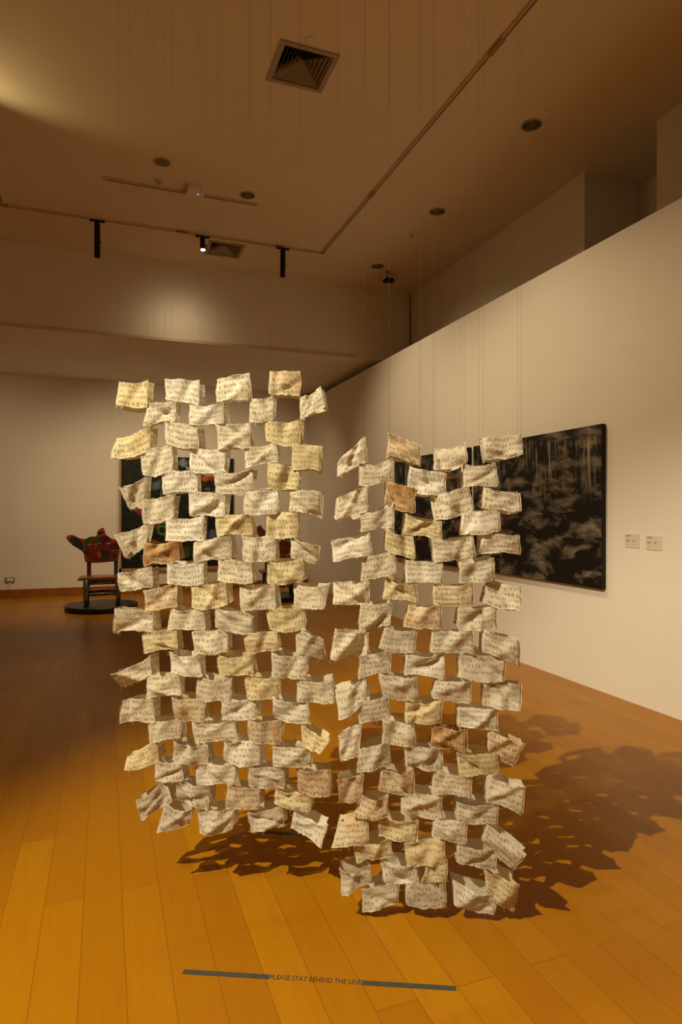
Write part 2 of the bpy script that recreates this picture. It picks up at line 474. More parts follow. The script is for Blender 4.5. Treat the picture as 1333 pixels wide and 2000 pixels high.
def build_patch(rng, quad, wing, tint, parent, flip, inkw):
    pt = Patch(rng, quad, wing)
    nf, ns, nb, nv = 16, 7, 9, 11
    ts = [i / nf for i in range(nf)] + [1 + i / ns for i in range(ns)] + [2 + i / nb for i in range(nb)] + [3 + i / ns for i in range(ns)]
    N = len(ts)
    mb = MB()
    vs = []
    for j in range(nv + 1):
        for t in ts:
            p = pt.S(t, j / nv)
            if j in (0, nv): p.z += rng.uniform(-0.003, 0.003); p.y += rng.uniform(-0.003, 0.003)
            vs.append(p)
    fs = [(j*N + i, (j+1)*N + i, (j+1)*N + (i+1) % N, j*N + (i+1) % N) for j in range(nv) for i in range(N)]
    mb.add(vs, fs, 0)
    ncloth = len(fs)
    uv = {}
    for j in range(nv):
        for i in range(N):
            t0 = ts[i]; t1 = ts[i + 1] if i + 1 < N else 4.0
            uv[j*N + i] = [(t0, 1 - j/nv), (t0, 1 - (j+1)/nv), (t1, 1 - (j+1)/nv), (t1, 1 - j/nv)]
    # rolled seams down the front corners
    for u in (0.0, 1.0):
        mb.tube([pt.front(u, j / 8) + Vector((0, 0.0005, 0)) for j in range(9)], [0.0011 * rng.uniform(0.3, 1.3) for _ in range(9)], 5, 4)
    # rolled hems along the front top and bottom
    for v in (0.0, 1.0):
        mb.tube([pt.front(i / 14, v) for i in range(15)], [0.0008 * rng.uniform(0.2, 1.4) for _ in range(15)], 4, 4)
    # frayed threads
    for _ in range(24):
        e = rng.choice('ttbbbbblr')
        q = rng.random()
        u, v = (q, 0) if e == 't' else (q, 1) if e == 'b' else (0, q) if e == 'l' else (1, q)
        b = pt.front(u, v)
        L = rng.uniform(0.002, 0.0055) if rng.random() < 0.9 else rng.uniform(0.008, 0.018)
        d = Vector((rng.uniform(-.7, .7), rng.uniform(-.4, .8), {'t': 0.9, 'b': -1, 'l': 0.1, 'r': 0.1}[e]))
        if e == 'l': d.x = -1
        if e == 'r': d.x = 1
        d.normalize()
        m1 = b + d * L * 0.5 + Vector((rng.uniform(-1, 1), rng.uniform(-1, 1), rng.uniform(-1, 1))) * L * 0.2
        m2 = b + d * L + Vector((0, 0, -0.35 * L))
        mb.tube([b, m1, m2], [0.00042, 0.00034, 0.0002], 3, 4, False)
    # handwriting on the front and the two sides
    wid = (Vector((quad[1][0] - quad[0][0], 0, quad[1][1] - quad[0][1]))).length
    hei = abs(quad[0][1] - quad[3][1] + quad[1][1] - quad[2][1]) / 2
    rows = max(3, min(6, round(hei / 0.0215)))
    lh = hei / rows
    start = rng.randrange(len(CLUST))
    inkb = rng.choices((0, 1, 2), inkw)[0]
    if tint in 'wy': inkb = min(inkb, 1)
    ci = start
    for seg, segw in ((0, wid), (1, (pt.dr)), (3, pt.dl)):
        if segw < 0.06: continue
        for r in range(rows):
            if seg == 0 and rng.random() < 0.03: continue
            x = 0.06 * segw
            while x < segw * 0.93:
                g, tri, gw = glyph(CLUST[ci % len(CLUST)]); ci += 1
                fs_ = lh * 0.70 * rng.uniform(0.85, 1.15)
                gwid = gw * fs_
                if x + gwid > segw * 0.97: break
                if rng.random() < 0.95 and tri:
                    rot = rng.uniform(-0.16, 0.16); cr, sr = math.cos(rot), math.sin(rot)
                    base = (r + 0.76) * lh + rng.uniform(-0.1, 0.1) * lh
                    out = []
                    for gx, gy in g:
                        lx, ly = x + (gx * cr - gy * sr) * fs_, base - (gx * sr + gy * cr) * fs_
                        u, v = lx / segw, ly / hei
                        if flip: u, v = 1 - u, 1 - v
                        u = min(max(u, 0.012), 0.988); v = min(max(v, 0.02), 0.98)
                        p = pt.S(seg + u, v)
                        nrm = Vector((0, 0.0017, 0)) if seg == 0 else Vector((0.0017 if seg == 1 else -0.0017, 0, 0))
                        out.append(p + nrm)
                    k = inkb if rng.random() < 0.8 else rng.choice((0, 1))
                    mb.add(out, tri, 1 + k)
                x += gwid + lh * rng.uniform(0.10, 0.34)
    o = mb.build('cloth_patch', [CLOTH[(tint, rng.randrange(3))], *INK, M_SEAM], parent, smooth=True)
    lay = o.data.uv_layers.new(name='UVMap')
    for pi in range(ncloth):
        pl = o.data.polygons[pi]
        for li, c in zip(pl.loop_indices, uv[pi]): lay.data[li].uv = c
    if LABELS[tint]: o['label'] = LABELS[tint]
    return pt

S1, S2, S3 = 230 / 1333, 240 / 1333, 210 / 1333
CROPS = {'A': (215, 715, S1), 'B': (425, 715, S1), 'C': (215, 935, S1), 'D': (425, 935, S1), 'E': (215, 1165, S1),
         'F': (425, 1165, S1), 'G': (215, 1395, S1), 'H': (425, 1395, S2),
         'a': (640, 835, S3), 'b': (830, 835, S3), 'c': (640, 1055, S3), 'd': (830, 1055, S3), 'e': (640, 1285, S3),
         'f': (830, 1285, S3), 'g': (640, 1545, S3), 'h': (830, 1545, S3)}

LEFT = """
A y 110,180 415,170 420,450 65,430
A w 635,145 1010,160 1000,440 630,370
B c -5,155 350,95 360,380 0,400
B b 605,70 925,60 935,330 590,320
A c 435,410 735,400 740,610 380,670
A w 905,440 1280,410 1285,640 915,665
B c 375,365 630,330 640,600 360,620
B c 940,350 1170,240 1230,470 945,600 R
A y 70,820 430,690 450,950 70,1040 L
A c 630,625 985,675 1000,930 640,870
B g 0,650 360,650 370,920 10,930
B y 555,620 935,610 930,880 560,840
A c 345,960 700,870 705,1180 370,1235
A w 905,930 1310,930 1290,1165 920,1190
B c 310,910 660,850 690,1080 320,1160
B y 840,890 1175,925 1160,1200 860,1160 R
C g 100,100 395,-10 370,230 190,350 L
C w 590,-75 985,-90 990,150 610,170
D g -30,-85 390,-100 395,145 -10,160
D y 585,-170 935,-150 915,120 580,100
C g 375,220 715,170 725,420 375,490
C w 890,165 1300,150 1290,420 910,425
D w 300,170 670,100 685,380 295,395
D c 825,150 1150,160 1160,435 825,375 R
C c 130,640 440,490 400,735 205,875 L
C w 640,440 1060,420 1060,690 640,690
D y -20,420 350,405 395,630 -10,645
D y 580,390 900,390 915,640 545,640
C r 395,720 760,690 780,930 380,980
C g 945,720 1350,650 1380,900 955,950
D c 285,650 640,640 650,905 290,920
D c 830,650 1150,760 1130,960 845,905 R
C c 105,1070 470,990 480,1220 120,1280 L
C w 650,960 1050,960 1060,1190 655,1180
D c 20,920 380,945 400,1180 10,1150
D y 565,920 955,910 960,1160 570,1170
E b 390,-60 740,-130 770,110 400,160
E y 925,-110 1310,-140 1320,90 930,115
F c 265,-95 650,-150 660,130 275,140
F c 870,-160 1250,-120 1210,125 875,90 R
E c 115,130 480,190 480,400 65,395 L
E c 695,130 1060,115 1075,375 660,370
F g -20,115 405,185 395,410 -15,330
F y 560,130 980,110 1000,350 585,370
E y 370,410 745,370 760,600 380,650
E c 935,400 1330,370 1340,630 970,650
F b 310,420 665,390 690,620 335,650
F g 895,360 1200,480 1200,720 890,640 R
E c 85,840 440,660 460,880 155,1000 L
E w 680,630 1000,660 1040,905 690,870
F y 0,660 390,650 410,890 30,900
F g 620,640 1000,650 1015,920 615,890
E c 410,900 780,880 800,1110 420,1165
E g 985,910 1370,900 1370,1180 985,1160
F y 320,910 700,900 690,1125 330,1130
F c 905,930 1300,945 1310,1190 915,1170 R
G c 165,-175 490,-170 500,85 120,92 L
G b 705,-200 1080,-150 1075,95 730,35
F w 50,1185 420,1130 435,1380 50,1395
F w 630,1140 1020,1170 1030,1420 640,1375
G c 435,95 790,45 800,280 460,325
G c 940,85 1410,60 1440,290 985,330
H b 335,65 680,50 690,320 350,300
H y 910,100 1230,230 1120,380 920,330 R
G y 205,470 540,310 550,540 220,590 L
G g 730,300 1100,350 1110,560 715,520
H w 70,310 440,290 470,550 55,510
H c 605,345 1000,350 1015,570 600,560
G c 510,540 790,540 840,745 515,750
G w 980,590 1400,555 1400,790 985,805
H g 335,565 715,560 720,800 345,780
H b 875,600 1215,630 1230,890 880,820 R
G g 285,975 590,760 700,975 325,1250 L
G g 755,765 1130,810 1110,1080 770,970
H b 110,770 450,820 440,1020 85,1010
H y 630,820 1015,840 1000,1050 620,980
G g 640,1000 930,1070 895,1230 565,1290 L
G c 1000,1110 1400,1050 1390,1290 1015,1330
H g 340,1050 700,1000 720,1220 370,1270
H w 840,1060 1200,1160 1130,1380 800,1230 R
"""
RIGHT = """
a c 125,430 460,105 480,400 120,590 L
a b 775,60 1145,200 1150,460 750,340
b c 125,270 485,190 525,420 110,520
b g 740,140 1195,90 1215,340 735,390
a c 405,450 790,380 800,620 400,710
b w -190,480 265,560 250,820 -205,750
b g 490,460 870,430 920,720 480,740
a c 130,870 490,720 500,1040 95,1105 L
a r 720,630 1085,750 1080,1050 710,930
b c 80,860 545,740 600,1010 120,1140
b c 745,740 1205,800 1195,1035 710,990 R
a g 405,1060 810,940 815,1230 420,1280
b y -230,1070 200,1160 215,1390 -255,1330
b w 480,1070 920,1020 935,1280 450,1320
a w 55,1420 520,1310 545,1590 70,1650 L
c y 730,-136 1060,-56 1080,230 720,110
d c 95,-10 580,-60 630,200 125,270
d c 720,-100 1180,-50 1195,180 700,170 R
c g 430,190 830,110 830,420 430,490
c w 970,250 1420,280 1420,520 980,520
d g 440,270 850,210 875,490 430,510
c c 55,540 510,500 520,780 75,800 L
c y 715,450 1090,550 1110,770 700,730
d b 110,570 600,530 590,800 110,790
d g 780,500 1190,600 1190,850 740,770 R
c g 420,800 790,760 780,1050 400,1130
c b 1000,800 1410,815 1415,1080 950,1070
d g 410,840 890,800 895,1090 410,1090
c c 100,1120 490,1140 490,1450 50,1440 L
c g 720,1080 1110,1120 1080,1380 640,1330
d g 90,1130 590,1140 605,1400 80,1380
d g 720,1100 1140,1200 1170,1545 720,1380 R
e g 400,-20 790,-110 780,170 380,260
e w 960,-60 1440,-60 1450,235 960,210
f g 430,-60 1000,-50 985,280 420,230
e g 95,430 480,250 480,540 150,740 L
e g 650,190 1110,220 1110,510 690,440
f g 130,270 580,290 570,560 100,490
f g 740,290 1230,380 1190,630 730,580 R
e g 370,560 740,490 760,740 390,810
e y 980,550 1420,510 1410,790 960,790
f w 420,600 910,620 900,880 410,840
e c 140,980 420,810 400,1200 160,1280 L
e c 690,770 1070,830 1080,1090 680,1040
f r 95,830 520,880 520,1160 100,1100
f b 790,890 1200,980 1110,1340 790,1150 R
e g 400,1130 740,1040 760,1330 370,1430
e g 960,1110 1425,1110 1420,1390 960,1310
f y 410,1190 905,1170 910,1430 430,1440
e b 130,1490 440,1420 420,1740 165,1800 L
e b 660,1390 1070,1370 1070,1680 640,1640
f c 100,1400 580,1450 580,1730 100,1690
f g 790,1470 1230,1580 1190,1890 760,1790 R
g b 450,60 750,40 750,300 330,300
g c 930,40 1410,60 1420,330 920,270
h g 410,130 900,140 905,410 400,370
g b 130,460 500,310 500,660 65,690 L
g y 630,310 1130,360 1100,640 640,570
h w 100,330 540,380 510,650 90,560
h g 770,410 1195,630 1095,940 720,620 R
g y 330,670 770,590 800,800 370,910
g y 950,650 1440,620 1470,890 990,910
h g 410,670 895,720 880,980 400,890
g g 150,930 520,920 540,1150 200,1200 L
g w 670,880 1120,910 1120,1130 700,1130
h y 40,900 280,860 270,1110 -60,1160
h y 740,970 1150,1110 1100,1510 760,1240 R
g g 430,1200 880,1150 870,1400 450,1500
g g 975,1150 1455,1130 1465,1400 975,1380
h w 370,1120 900,1270 865,1530 375,1390
"""
CURT_ROT = math.radians(4.8)

def curtain(table, d0, label, seed, flip, inkw):
    """the cells hang in one upright plane, turned 4.8 degrees from square to the lens"""
    rng = random.Random(seed)
    th = -YAW - CURT_ROT                     # direction of the curtain's width in plan
    ax = Vector((math.cos(th), math.sin(th), 0))
    nrm = Vector((math.sin(th), -math.cos(th), 0))   # towards the viewer
    o0 = P(666.5, 1000, d0)
    rows = []
    for line in table.strip().splitlines():
        w = line.split()
        ox, oy, sc = CROPS[w[0]]
        quad = []
        for s in w[2:6]:
            x, y = map(float, s.split(','))
            px, py = ox + x * sc, oy + y * sc
            u = (px - 666.5) / F
            d = d0 / (1 + math.tan(CURT_ROT) * u)
            p = P(px, py, d)
            quad.append(((p - o0).dot(ax), p.z))
        rows.append((quad, w[1], w[6] if len(w) > 6 else None))
    zmin = min(z for q, _, _ in rows for _, z in q)
    ac = sum(q[0][0] + q[1][0] for q, _, _ in rows) / (2 * len(rows))
    root = thing('hanging_cloth_curtain', label, 'textile artwork', o0 + ax * ac + Vector((0, 0, zmin - EYE)))
    # local frame: x along the curtain, y towards the viewer
    root.rotation_euler = (0, 0, th)
    root.scale = (1, 1, 1)
    inv = -1.0
    tops = []
    for quad, tint, wing in rows:
        ql = [(a - ac, z - zmin) for a, z in quad]
        ma, mz = sum(p[0] for p in ql) / 4, sum(p[1] for p in ql) / 4
        ql = [(ma + (p[0] - ma) * 1.03, max(mz + (p[1] - mz) * 1.04, 0.0)) for p in ql]
        pt = build_patch(rng, ql, wing, tint, root, flip, inkw)
        tops.append((pt, ql))
    return root, tops, zmin

def finish(root, tops, zmin, ntop):
    # the mesh frame has +y towards the viewer, so mirror it into the parent's right-handed frame
    for ch in root.children:
        me = ch.data
        co = [0.0] * (3 * len(me.vertices))
        me.vertices.foreach_get('co', co)
        co[1::3] = [-c for c in co[1::3]]
        me.vertices.foreach_set('co', co)
        me.flip_normals()
        me.update()
    for pt, ql in tops[:ntop]:
        for fn in (pt.front, pt.back):
            for u in (0.0, 1.0):
                p = fn(u, 0.0); p.y = -p.y
                mb = MB().tube([p, (p.x, p.y, H - zmin - 0.001)], 0.00022, 4)
                mb.build('hanging_wire', M_WIRE, root)

r = curtain(LEFT, 2.45, 'left hanging curtain of stitched off-white lettered cloth boxes, hem well above the floor', 11, True, (0.3, 0.45, 0.25))
finish(*r, 4)
r = curtain(RIGHT, 2.36, 'right hanging curtain of stitched off-white lettered cloth boxes, hem almost touching the floor', 23, False, (0.35, 0.45, 0.2))
finish(*r, 4)

# ------------------------------------------------------------------ floor markings
M_TAPE = plain('grey_green_tape', (0.060, 0.062, 0.052), 0.6, var=0.2, scale=40)
def flat_text(body, size, name, mat, parent, loc, width=None, thick=0.0):
    cu = bpy.data.curves.new(name, 'FONT')
    cu.body, cu.size, cu.align_x, cu.align_y = body, size, 'CENTER', 'CENTER'
    o = bpy.data.objects.new(name, cu)
    COL.objects.link(o)
    m = bpy.data.meshes.new_from_object(o.evaluated_get(bpy.context.evaluated_depsgraph_get()))
    bpy.data.objects.remove(o); bpy.data.curves.remove(cu)
    xs = [v.co.x for v in m.vertices]
    if width:
        k = width / (max(xs) - min(xs))
        for v in m.vertices: v.co.x *= k
    m.materials.clear(); m.materials.append(mat)
    ob = bpy.data.objects.new(name, m)
    COL.objects.link(ob)
    ob.parent, ob.location = parent, loc
    return ob

def floor_line(p0, p1, label, turn):
    p0, p1 = Vector((p0.x, p0.y, 0)), Vector((p1.x, p1.y, 0))
    L = (p1 - p0).length
    ang = math.atan2(p1.y - p0.y, p1.x - p0.x) + (math.pi if turn else 0)
    t = thing('floor_sticker', label, 'floor marking', (p0 + p1) / 2, ang, 'stay-back floor markings')
    a = -L / 2
    MB().box((a, -.010, 0.0002), (a + .323 * L, .010, 0.0012)).build('tape_strip', M_TAPE, t)
    MB().box((a + .664 * L, -.010, 0.0002), (a + L, .010, 0.0012)).build('tape_strip', M_TAPE, t)
    flat_text('PLEASE STAY BEHIND THE LINE', 0.030, 'lettering', M_TAPE, t, ((.4935 - .5) * L, 0, 0.0012), .335 * L)
def on_floor(px, py): return P(px, py, EYE * F / (py - 1000))
floor_line(on_floor(358, 1898), on_floor(891, 1931), 'dark floor sticker line reading PLEASE STAY BEHIND THE LINE, nearest the viewer', False)
floor_line(on_floor(500, 1624), on_floor(861, 1651), 'second dark sticker line on the floor behind the hanging curtains', True)

# ------------------------------------------------------------------ ceiling fittings
def vent(x, y, label):
    t = thing('ceiling_vent', label, 'air vent', (x, y, H), 0, 'square ceiling air vents')
    fr = MB()
    a, b = 0.235, 0.195
    for s in ((-a, -a, a, -b), (-a, b, a, a), (-a, -b, -b, b), (b, -b, a, b)):
        fr.box((s[0], s[1], -0.012), (s[2], s[3], 0.002))
    fr.build('frame', M_VENT, t, bevel=0.003)
    MB().box((-.19, -.19, 0.128), (.19, .19, 0.138)).build('backing', M_DARK, t)
    for k in range(6):
        o, i = 0.190 - k * 0.031, 0.190 - k * 0.031 - 0.034
        zo, zi = 0.0 + k * 0.007, 0.075 + k * 0.007
        i = max(i, 0.004)
        lv = MB()
        for q in range(4):
            w = q * math.pi / 2
            def R(px_, py_): return (px_ * math.cos(w) - py_ * math.sin(w), px_ * math.sin(w) + py_ * math.cos(w))
            c = [(*R(-o, -o), zo), (*R(o, -o), zo), (*R(i, -i), zi), (*R(-i, -i), zi)]
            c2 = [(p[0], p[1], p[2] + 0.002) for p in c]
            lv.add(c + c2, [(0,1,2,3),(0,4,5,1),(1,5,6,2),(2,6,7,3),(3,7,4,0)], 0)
            lv.add(c2, [(3,2,1,0)], 1)  # upper faces coloured dark to paint in the shade between the slats
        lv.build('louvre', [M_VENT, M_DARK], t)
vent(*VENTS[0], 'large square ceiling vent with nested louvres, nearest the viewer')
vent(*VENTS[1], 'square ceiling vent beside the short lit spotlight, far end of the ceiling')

dl_labels = ['round flat speaker grille in the ceiling, left of the small white router',
             'round recessed ceiling downlight right of the white router, by the short ceiling rail',
             'large round recessed downlight at right, nearest the viewer',
             'middle recessed downlight of the row over the right partition',
             'far recessed downlight next to the small ceiling camera']
for (x, y, rr, kind), lab in zip(DOWN, dl_labels):
    t = thing('ceiling_speaker' if kind == 'grille' else 'recessed_downlight', lab, 'speaker' if kind == 'grille' else 'ceiling light', (x, y, H), 0,
              None if kind == 'grille' else 'recessed downlights')
    MB().lathe([(rr - .006, 0.0), (rr - .006, -0.006), (rr + .012, -0.006), (rr + .012, 0.0)], 40, caps=False).build('trim_ring', M_VENT, t, smooth=True)
    if kind == 'grille':
        g = MB().lathe([(rr - .004, -0.002), (rr * .6, -0.006), (0.002, -0.008)], 40, caps=False)
        g.build('grille', plain('brown_grille', (0.22, 0.17, 0.12), 0.7), t, smooth=True)
    else:
        MB().lathe([(rr - .006, -0.004), (rr * .85, 0.06), (rr * .5, 0.125)], 40, caps=False).build('reflector', M_CHROME, t, smooth=True)
        MB().lathe([(rr * .52, 0.12), (rr * .52, 0.14), (0.001, 0.141)], 24, caps=False).build('lamp_socket', M_DARK, t)
        MB().lathe([(0.002, 0.03), (0.014, 0.04), (0.016, 0.09), (0.012, 0.13)], 16, caps=False).build('bulb', M_WHITEPL, t, smooth=True)

# lighting track: a rectangle of rail on the ceiling
def track(name, label, pts, wd, joints):
    t = thing(name, label, 'lighting track', (pts[0][0], pts[0][1], H))
    b = MB(); x0, y0 = pts[0]
    for (xa, ya), (xb, yb) in zip(pts, pts[1:]):
        xa, xb, ya, yb = xa - x0, xb - x0, ya - y0, yb - y0
        b.box((min(xa, xb) - wd/2, min(ya, yb) - wd/2, -0.022), (max(xa, xb) + wd/2, max(ya, yb) + wd/2, 0.0))
    b.build('rail', M_RAIL, t)
    s = MB()
    for (xa, ya), (xb, yb) in zip(pts, pts[1:]):
        xa, xb, ya, yb = xa - x0, xb - x0, ya - y0, yb - y0
        s.box((min(xa, xb) - .005, min(ya, yb) - .005, -0.0235), (max(xa, xb) + .005, max(ya, yb) + .005, -0.0215))
    s.build('slot', M_DARK, t)
    for x, y in joints:
        MB().box((x - x0 - .05, y - y0 - .05, -0.0245), (x - x0 + .05, y - y0 + .05, 0.0) if False else (x - x0 + .05, y - y0 + .05, -0.001)).build('joint', M_JOINT, t)
    return t
def joint_track():
    pts = [(-1.09, 1.0), (-1.09, 8.1), (2.75, 8.1), (2.75, -2.0)]
    t = thing('lighting_track', 'long ivory lighting track bent around the ceiling, carrying the black spotlights', 'lighting track', (-1.09, 8.1, H))
    for nm, hw, z0, z1, m in (('rail', .017, -0.022, 0.0, M_RAIL), ('slot', .0035, -0.0235, -0.0215, M_DARK)):
        b = MB()
        b.box((-hw, -7.1, z0), (hw, hw, z1)).box((-hw, -hw, z0), (3.84 + hw, hw, z1)).box((3.84 - hw, -10.1, z0), (3.84 + hw, hw, z1))
        b.build(nm, m, t)
    for x, y, ln, wx in ((0.9, 8.1, .075, 1), (2.15, 8.1, .06, 1), (2.75, 6.4, .06, 0), (2.75, 4.05, .09, 0), (-1.09, 8.1, .05, 1)):
        hx, hy = (ln, .019) if wx else (.019, ln)
        MB().box((x + 1.09 - hx, y - 8.1 - hy, -0.025), (x + 1.09 + hx, y - 8.1 + hy, -0.001)).build('joint', M_JOINT, t)
joint_track()
t = thing('lighting_track', 'short empty ceiling rail beside the white router', 'lighting track', (-0.01, 7.09, H))
MB().box((0, -.016, -0.022), (1.64, .016, 0)).build('rail', M_RAIL, t)
MB().box((0.02, -.005, -0.0235), (1.62, .005, -0.0215)).build('slot', M_DARK, t)

M_LENS = emit('lit_lamp_lens', (1.0, 0.93, 0.80), 6.0)
def spotlight(px, py, length, tilt, az, label, lit):
    u = (px - 666.5) / F
    d = 8.1 / (CY - SY * u)
    p = P(px, py, d)
    t = thing('track_spotlight', label, 'spotlight', (p.x, 8.1, H - 0.0235), 0, 'black track spotlights')
    MB().box((-.085, -.017, -0.022), (.085, .017, -0.0005)).build('adapter', M_BLACK, t, bevel=0.003)
    MB().tube([(0, 0, -0.02), (0, 0, -0.05)], 0.012, 12).build('stem', M_BLACK, t)
    pr = MB().lathe([(.030, 0.0), (.034, -0.004), (.034, -length), (.031, -length), (.030, -length + .012)], 32, caps=False)
    pr.lathe([(.0005, -0.001), (.030, 0.0)], 32, caps=False)
    b = pr.build('lamp_body', M_BLACK, t, smooth=False)
    b.location = (0, 0, -0.035)
    b.rotation_euler = (tilt, 0, az)
    ln = MB().lathe([(.0305, -length + .010), (.0005, -length + .009)], 32, caps=False).build('lens', M_LENS if lit else M_CHROME, b)
    kn = MB().tube([(.033, 0, -length * .55), (.047, 0, -length * .55)], 0.008, 12).build('knob', M_BLACK, b)
spotlight(190, 430, 0.40, math.radians(4), 0, 'leftmost black tube spotlight on the track, hanging straight down', False)
spotlight(396, 460, 0.18, math.radians(-20), math.radians(-4), 'short black spotlight tilted forward with its white lens lit', True)
spotlight(553, 485, 0.34, math.radians(3), 0, 'rightmost black tube spotlight on the track, near the bend', False)

# small ceiling fittings
p = P(382, 366, 6.86)
t = thing('wifi_router', 'small white wireless router with a blue light on the ceiling', 'router', (p.x, p.y, H))
rb = MB()
def rrect(w, h, r, n=6):
    o = []
    for cx, cy, a0 in ((w - r, h - r, 0), (-w + r, h - r, 90), (-w + r, -h + r, 180), (w - r, -h + r, 270)):
        for k in range(n + 1):
            a = math.radians(a0 + 90 * k / n); o.append((cx + r * math.cos(a), cy + r * math.sin(a)))
    return o
o1, o2 = rrect(.095, .095, .03), rrect(.082, .082, .03)
n = len(o1)
vs = [(x, y, 0) for x, y in o1] + [(x, y, -0.045) for x, y in o1] + [(x, y, -0.058) for x, y in o2]
fs = [(i, (i+1) % n, n + (i+1) % n, n + i) for i in range(n)] + [(n + i, n + (i+1) % n, 2*n + (i+1) % n, 2*n + i) for i in range(n)] + [tuple(range(2*n, 3*n))]
rb.add(vs, fs).build('housing', M_WHITEPL, t)
MB().lathe([(.006, -0.0585), (.004, -0.061), (.0005, -0.0615)], 12, (.03, 0.01, 0), caps=False).build('status_light', emit('blue_led', (0.10, 0.10, 1.0), 14), t)

def detector(px, py, r, label):
    d = (H - EYE) * F / (1000 - py)
    p = P(px, py, d)
    t = thing('smoke_detector', label, 'smoke detector', (p.x, p.y, H), 0, 'ceiling detectors')
    MB().lathe([(r, 0), (r, -0.012), (r * .8, -0.020), (0.001, -0.021)], 28, caps=False).build('base', M_RAIL, t, smooth=True)
    MB().lathe([(r * .45, -0.02), (r * .4, -0.040), (0.001, -0.044)], 20, caps=False).build('sensor', M_VENT, t, smooth=True)
detector(312, 353, 0.045, 'small round smoke detector just above the short ceiling rail')
detector(805, 458, 0.030, 'small round smoke detector on the dim right side of the ceiling')
p = P(607, 79, (H - EYE) * F / (1000 - 79))
tag(MB().lathe([(.042, 0), (.042, -0.006), (.038, -0.008), (0.001, -0.009)], 32, caps=False).build('ceiling_cover_plate', M_CEIL, None, True, loc=(p.x, p.y, H)),
    'round blank cover plate on the ceiling beside the near vent', 'cover plate')
p = P(1068, 219, (H - EYE) * F / (1000 - 219))
tag(MB().lathe([(.036, 0), (.036, -0.006), (.033, -0.008), (0.001, -0.009)], 32, caps=False).build('ceiling_cover_plate', M_CEIL, None, True, loc=(p.x, p.y, H)),
    'round blank cover plate beside the large near downlight', 'cover plate')

p = P(758, 530, (H - EYE) * F / (1000 - 530))
t = thing('ceiling_camera', 'small dark surveillance camera with a looped cable under the far right ceiling', 'camera', (p.x, p.y, H))
MB().lathe([(.035, 0), (.035, -0.012), (.012, -0.016), (.010, -0.10)], 20).build('mount', M_GREY, t)
MB().box((-.045, -.06, -0.165), (.075, .02, -0.105)).build('housing', M_BLACK, t, bevel=0.008)
MB().tube([(-.04, -.03, -0.14), (-.085, -.09, -0.185)], [0.026, 0.030], 16).build('lens_barrel', M_BLACK, t)
MB().tube([(-.06, .0, -0.16), (-.12, .01, -0.12), (-.12, .01, -0.05)], 0.008, 8).build('bracket', M_GREY, t)
MB().tube([(.015 + .085 * math.cos(a), 0, -0.09 + .055 * math.sin(a)) if False else (.07 + .075 * math.cos(a), 0.0, -0.085 + .055 * math.sin(a)) for a in [math.radians(-100 + k * 22) for k in range(11)]], 0.005, 8).build('cable', M_GREY, t)

# wall fittings
t = thing('wall_socket', 'grey and white power socket low on the far wall at left', 'socket', (P(18, 1134, 10.98).x, YB, 0.32))
MB().box((-.075, -.03, -.042), (.075, 0, .042)).build('plate', M_GREY, t, bevel=0.004)
MB().box((-.048, -.036, -.026), (.05, -.029, .026)).build('outlet', M_WHITEPL, t, bevel=0.003)
MB().box((-.02, -.018, -.176), (.02, 0, -.042)).build('cable_duct', M_WHITEPL, t)
t = thing('wall_post', 'short brown post in the corner where partition meets far wall', 'post', (3.80, YB - 0.03, 0.145))
MB().box((-.035, -.02, 0), (.015, .03, .16)).build('post_body', M_BASE, t, bevel=0.003)

# ------------------------------------------------------------------ paintings
def painting_mat(name, build):
    m = NT(name, 0.55, 0.3)
    build(m)
    return m.mat
def blob(m, base, vec, c, r, col, soft=0.35, ring=0.0):
    """painted ellipse at (x, z) in the canvas plane"""
    sub = m.n('ShaderNodeVectorMath', operation='SUBTRACT'); m.l(vec, sub.inputs[0]); sub.inputs[1].default_value = (c[0], 0, c[1])
    mul = m.n('ShaderNodeVectorMath', operation='MULTIPLY'); m.l(sub.outputs[0], mul.inputs[0]); mul.inputs[1].default_value = (1 / r[0], 0, 1 / r[1])
    ln = m.n('ShaderNodeVectorMath', operation='LENGTH'); m.l(mul.outputs[0], ln.inputs[0])
    d = ln.outputs['Value']
    if ring: d = m.math('ADD', m.math('MULTIPLY', m.math('ABSOLUTE', m.math('SUBTRACT', d, 1.0)), 1.0 / ring), 0.0)
    f = m.ramp(d, [(max(0.0, 1 - soft), 1.0), (1.0, 0.0)])
    return m.mix(f, base, col)
def warped(m, amt=0.08, scale=6.0):
    tc = m.n('ShaderNodeTexCoord')
    nz = m.n('ShaderNodeTexNoise'); m.set(nz, Scale=scale, Detail=3); m.l(tc.outputs['Object'], nz.inputs['Vector'])
    sub = m.n('ShaderNodeVectorMath', operation='SUBTRACT'); m.l(nz.outputs['Color'], sub.inputs[0]); sub.inputs[1].default_value = (.5, .5, .5)
    sc = m.n('ShaderNodeVectorMath', operation='SCALE'); m.l(sub.outputs[0], sc.inputs[0]); sc.inputs['Scale'].default_value = amt
    ad = m.n('ShaderNodeVectorMath', operation='ADD'); m.l(tc.outputs['Object'], ad.inputs[0]); m.l(sc.outputs[0], ad.inputs[1])
    return ad.outputs[0]

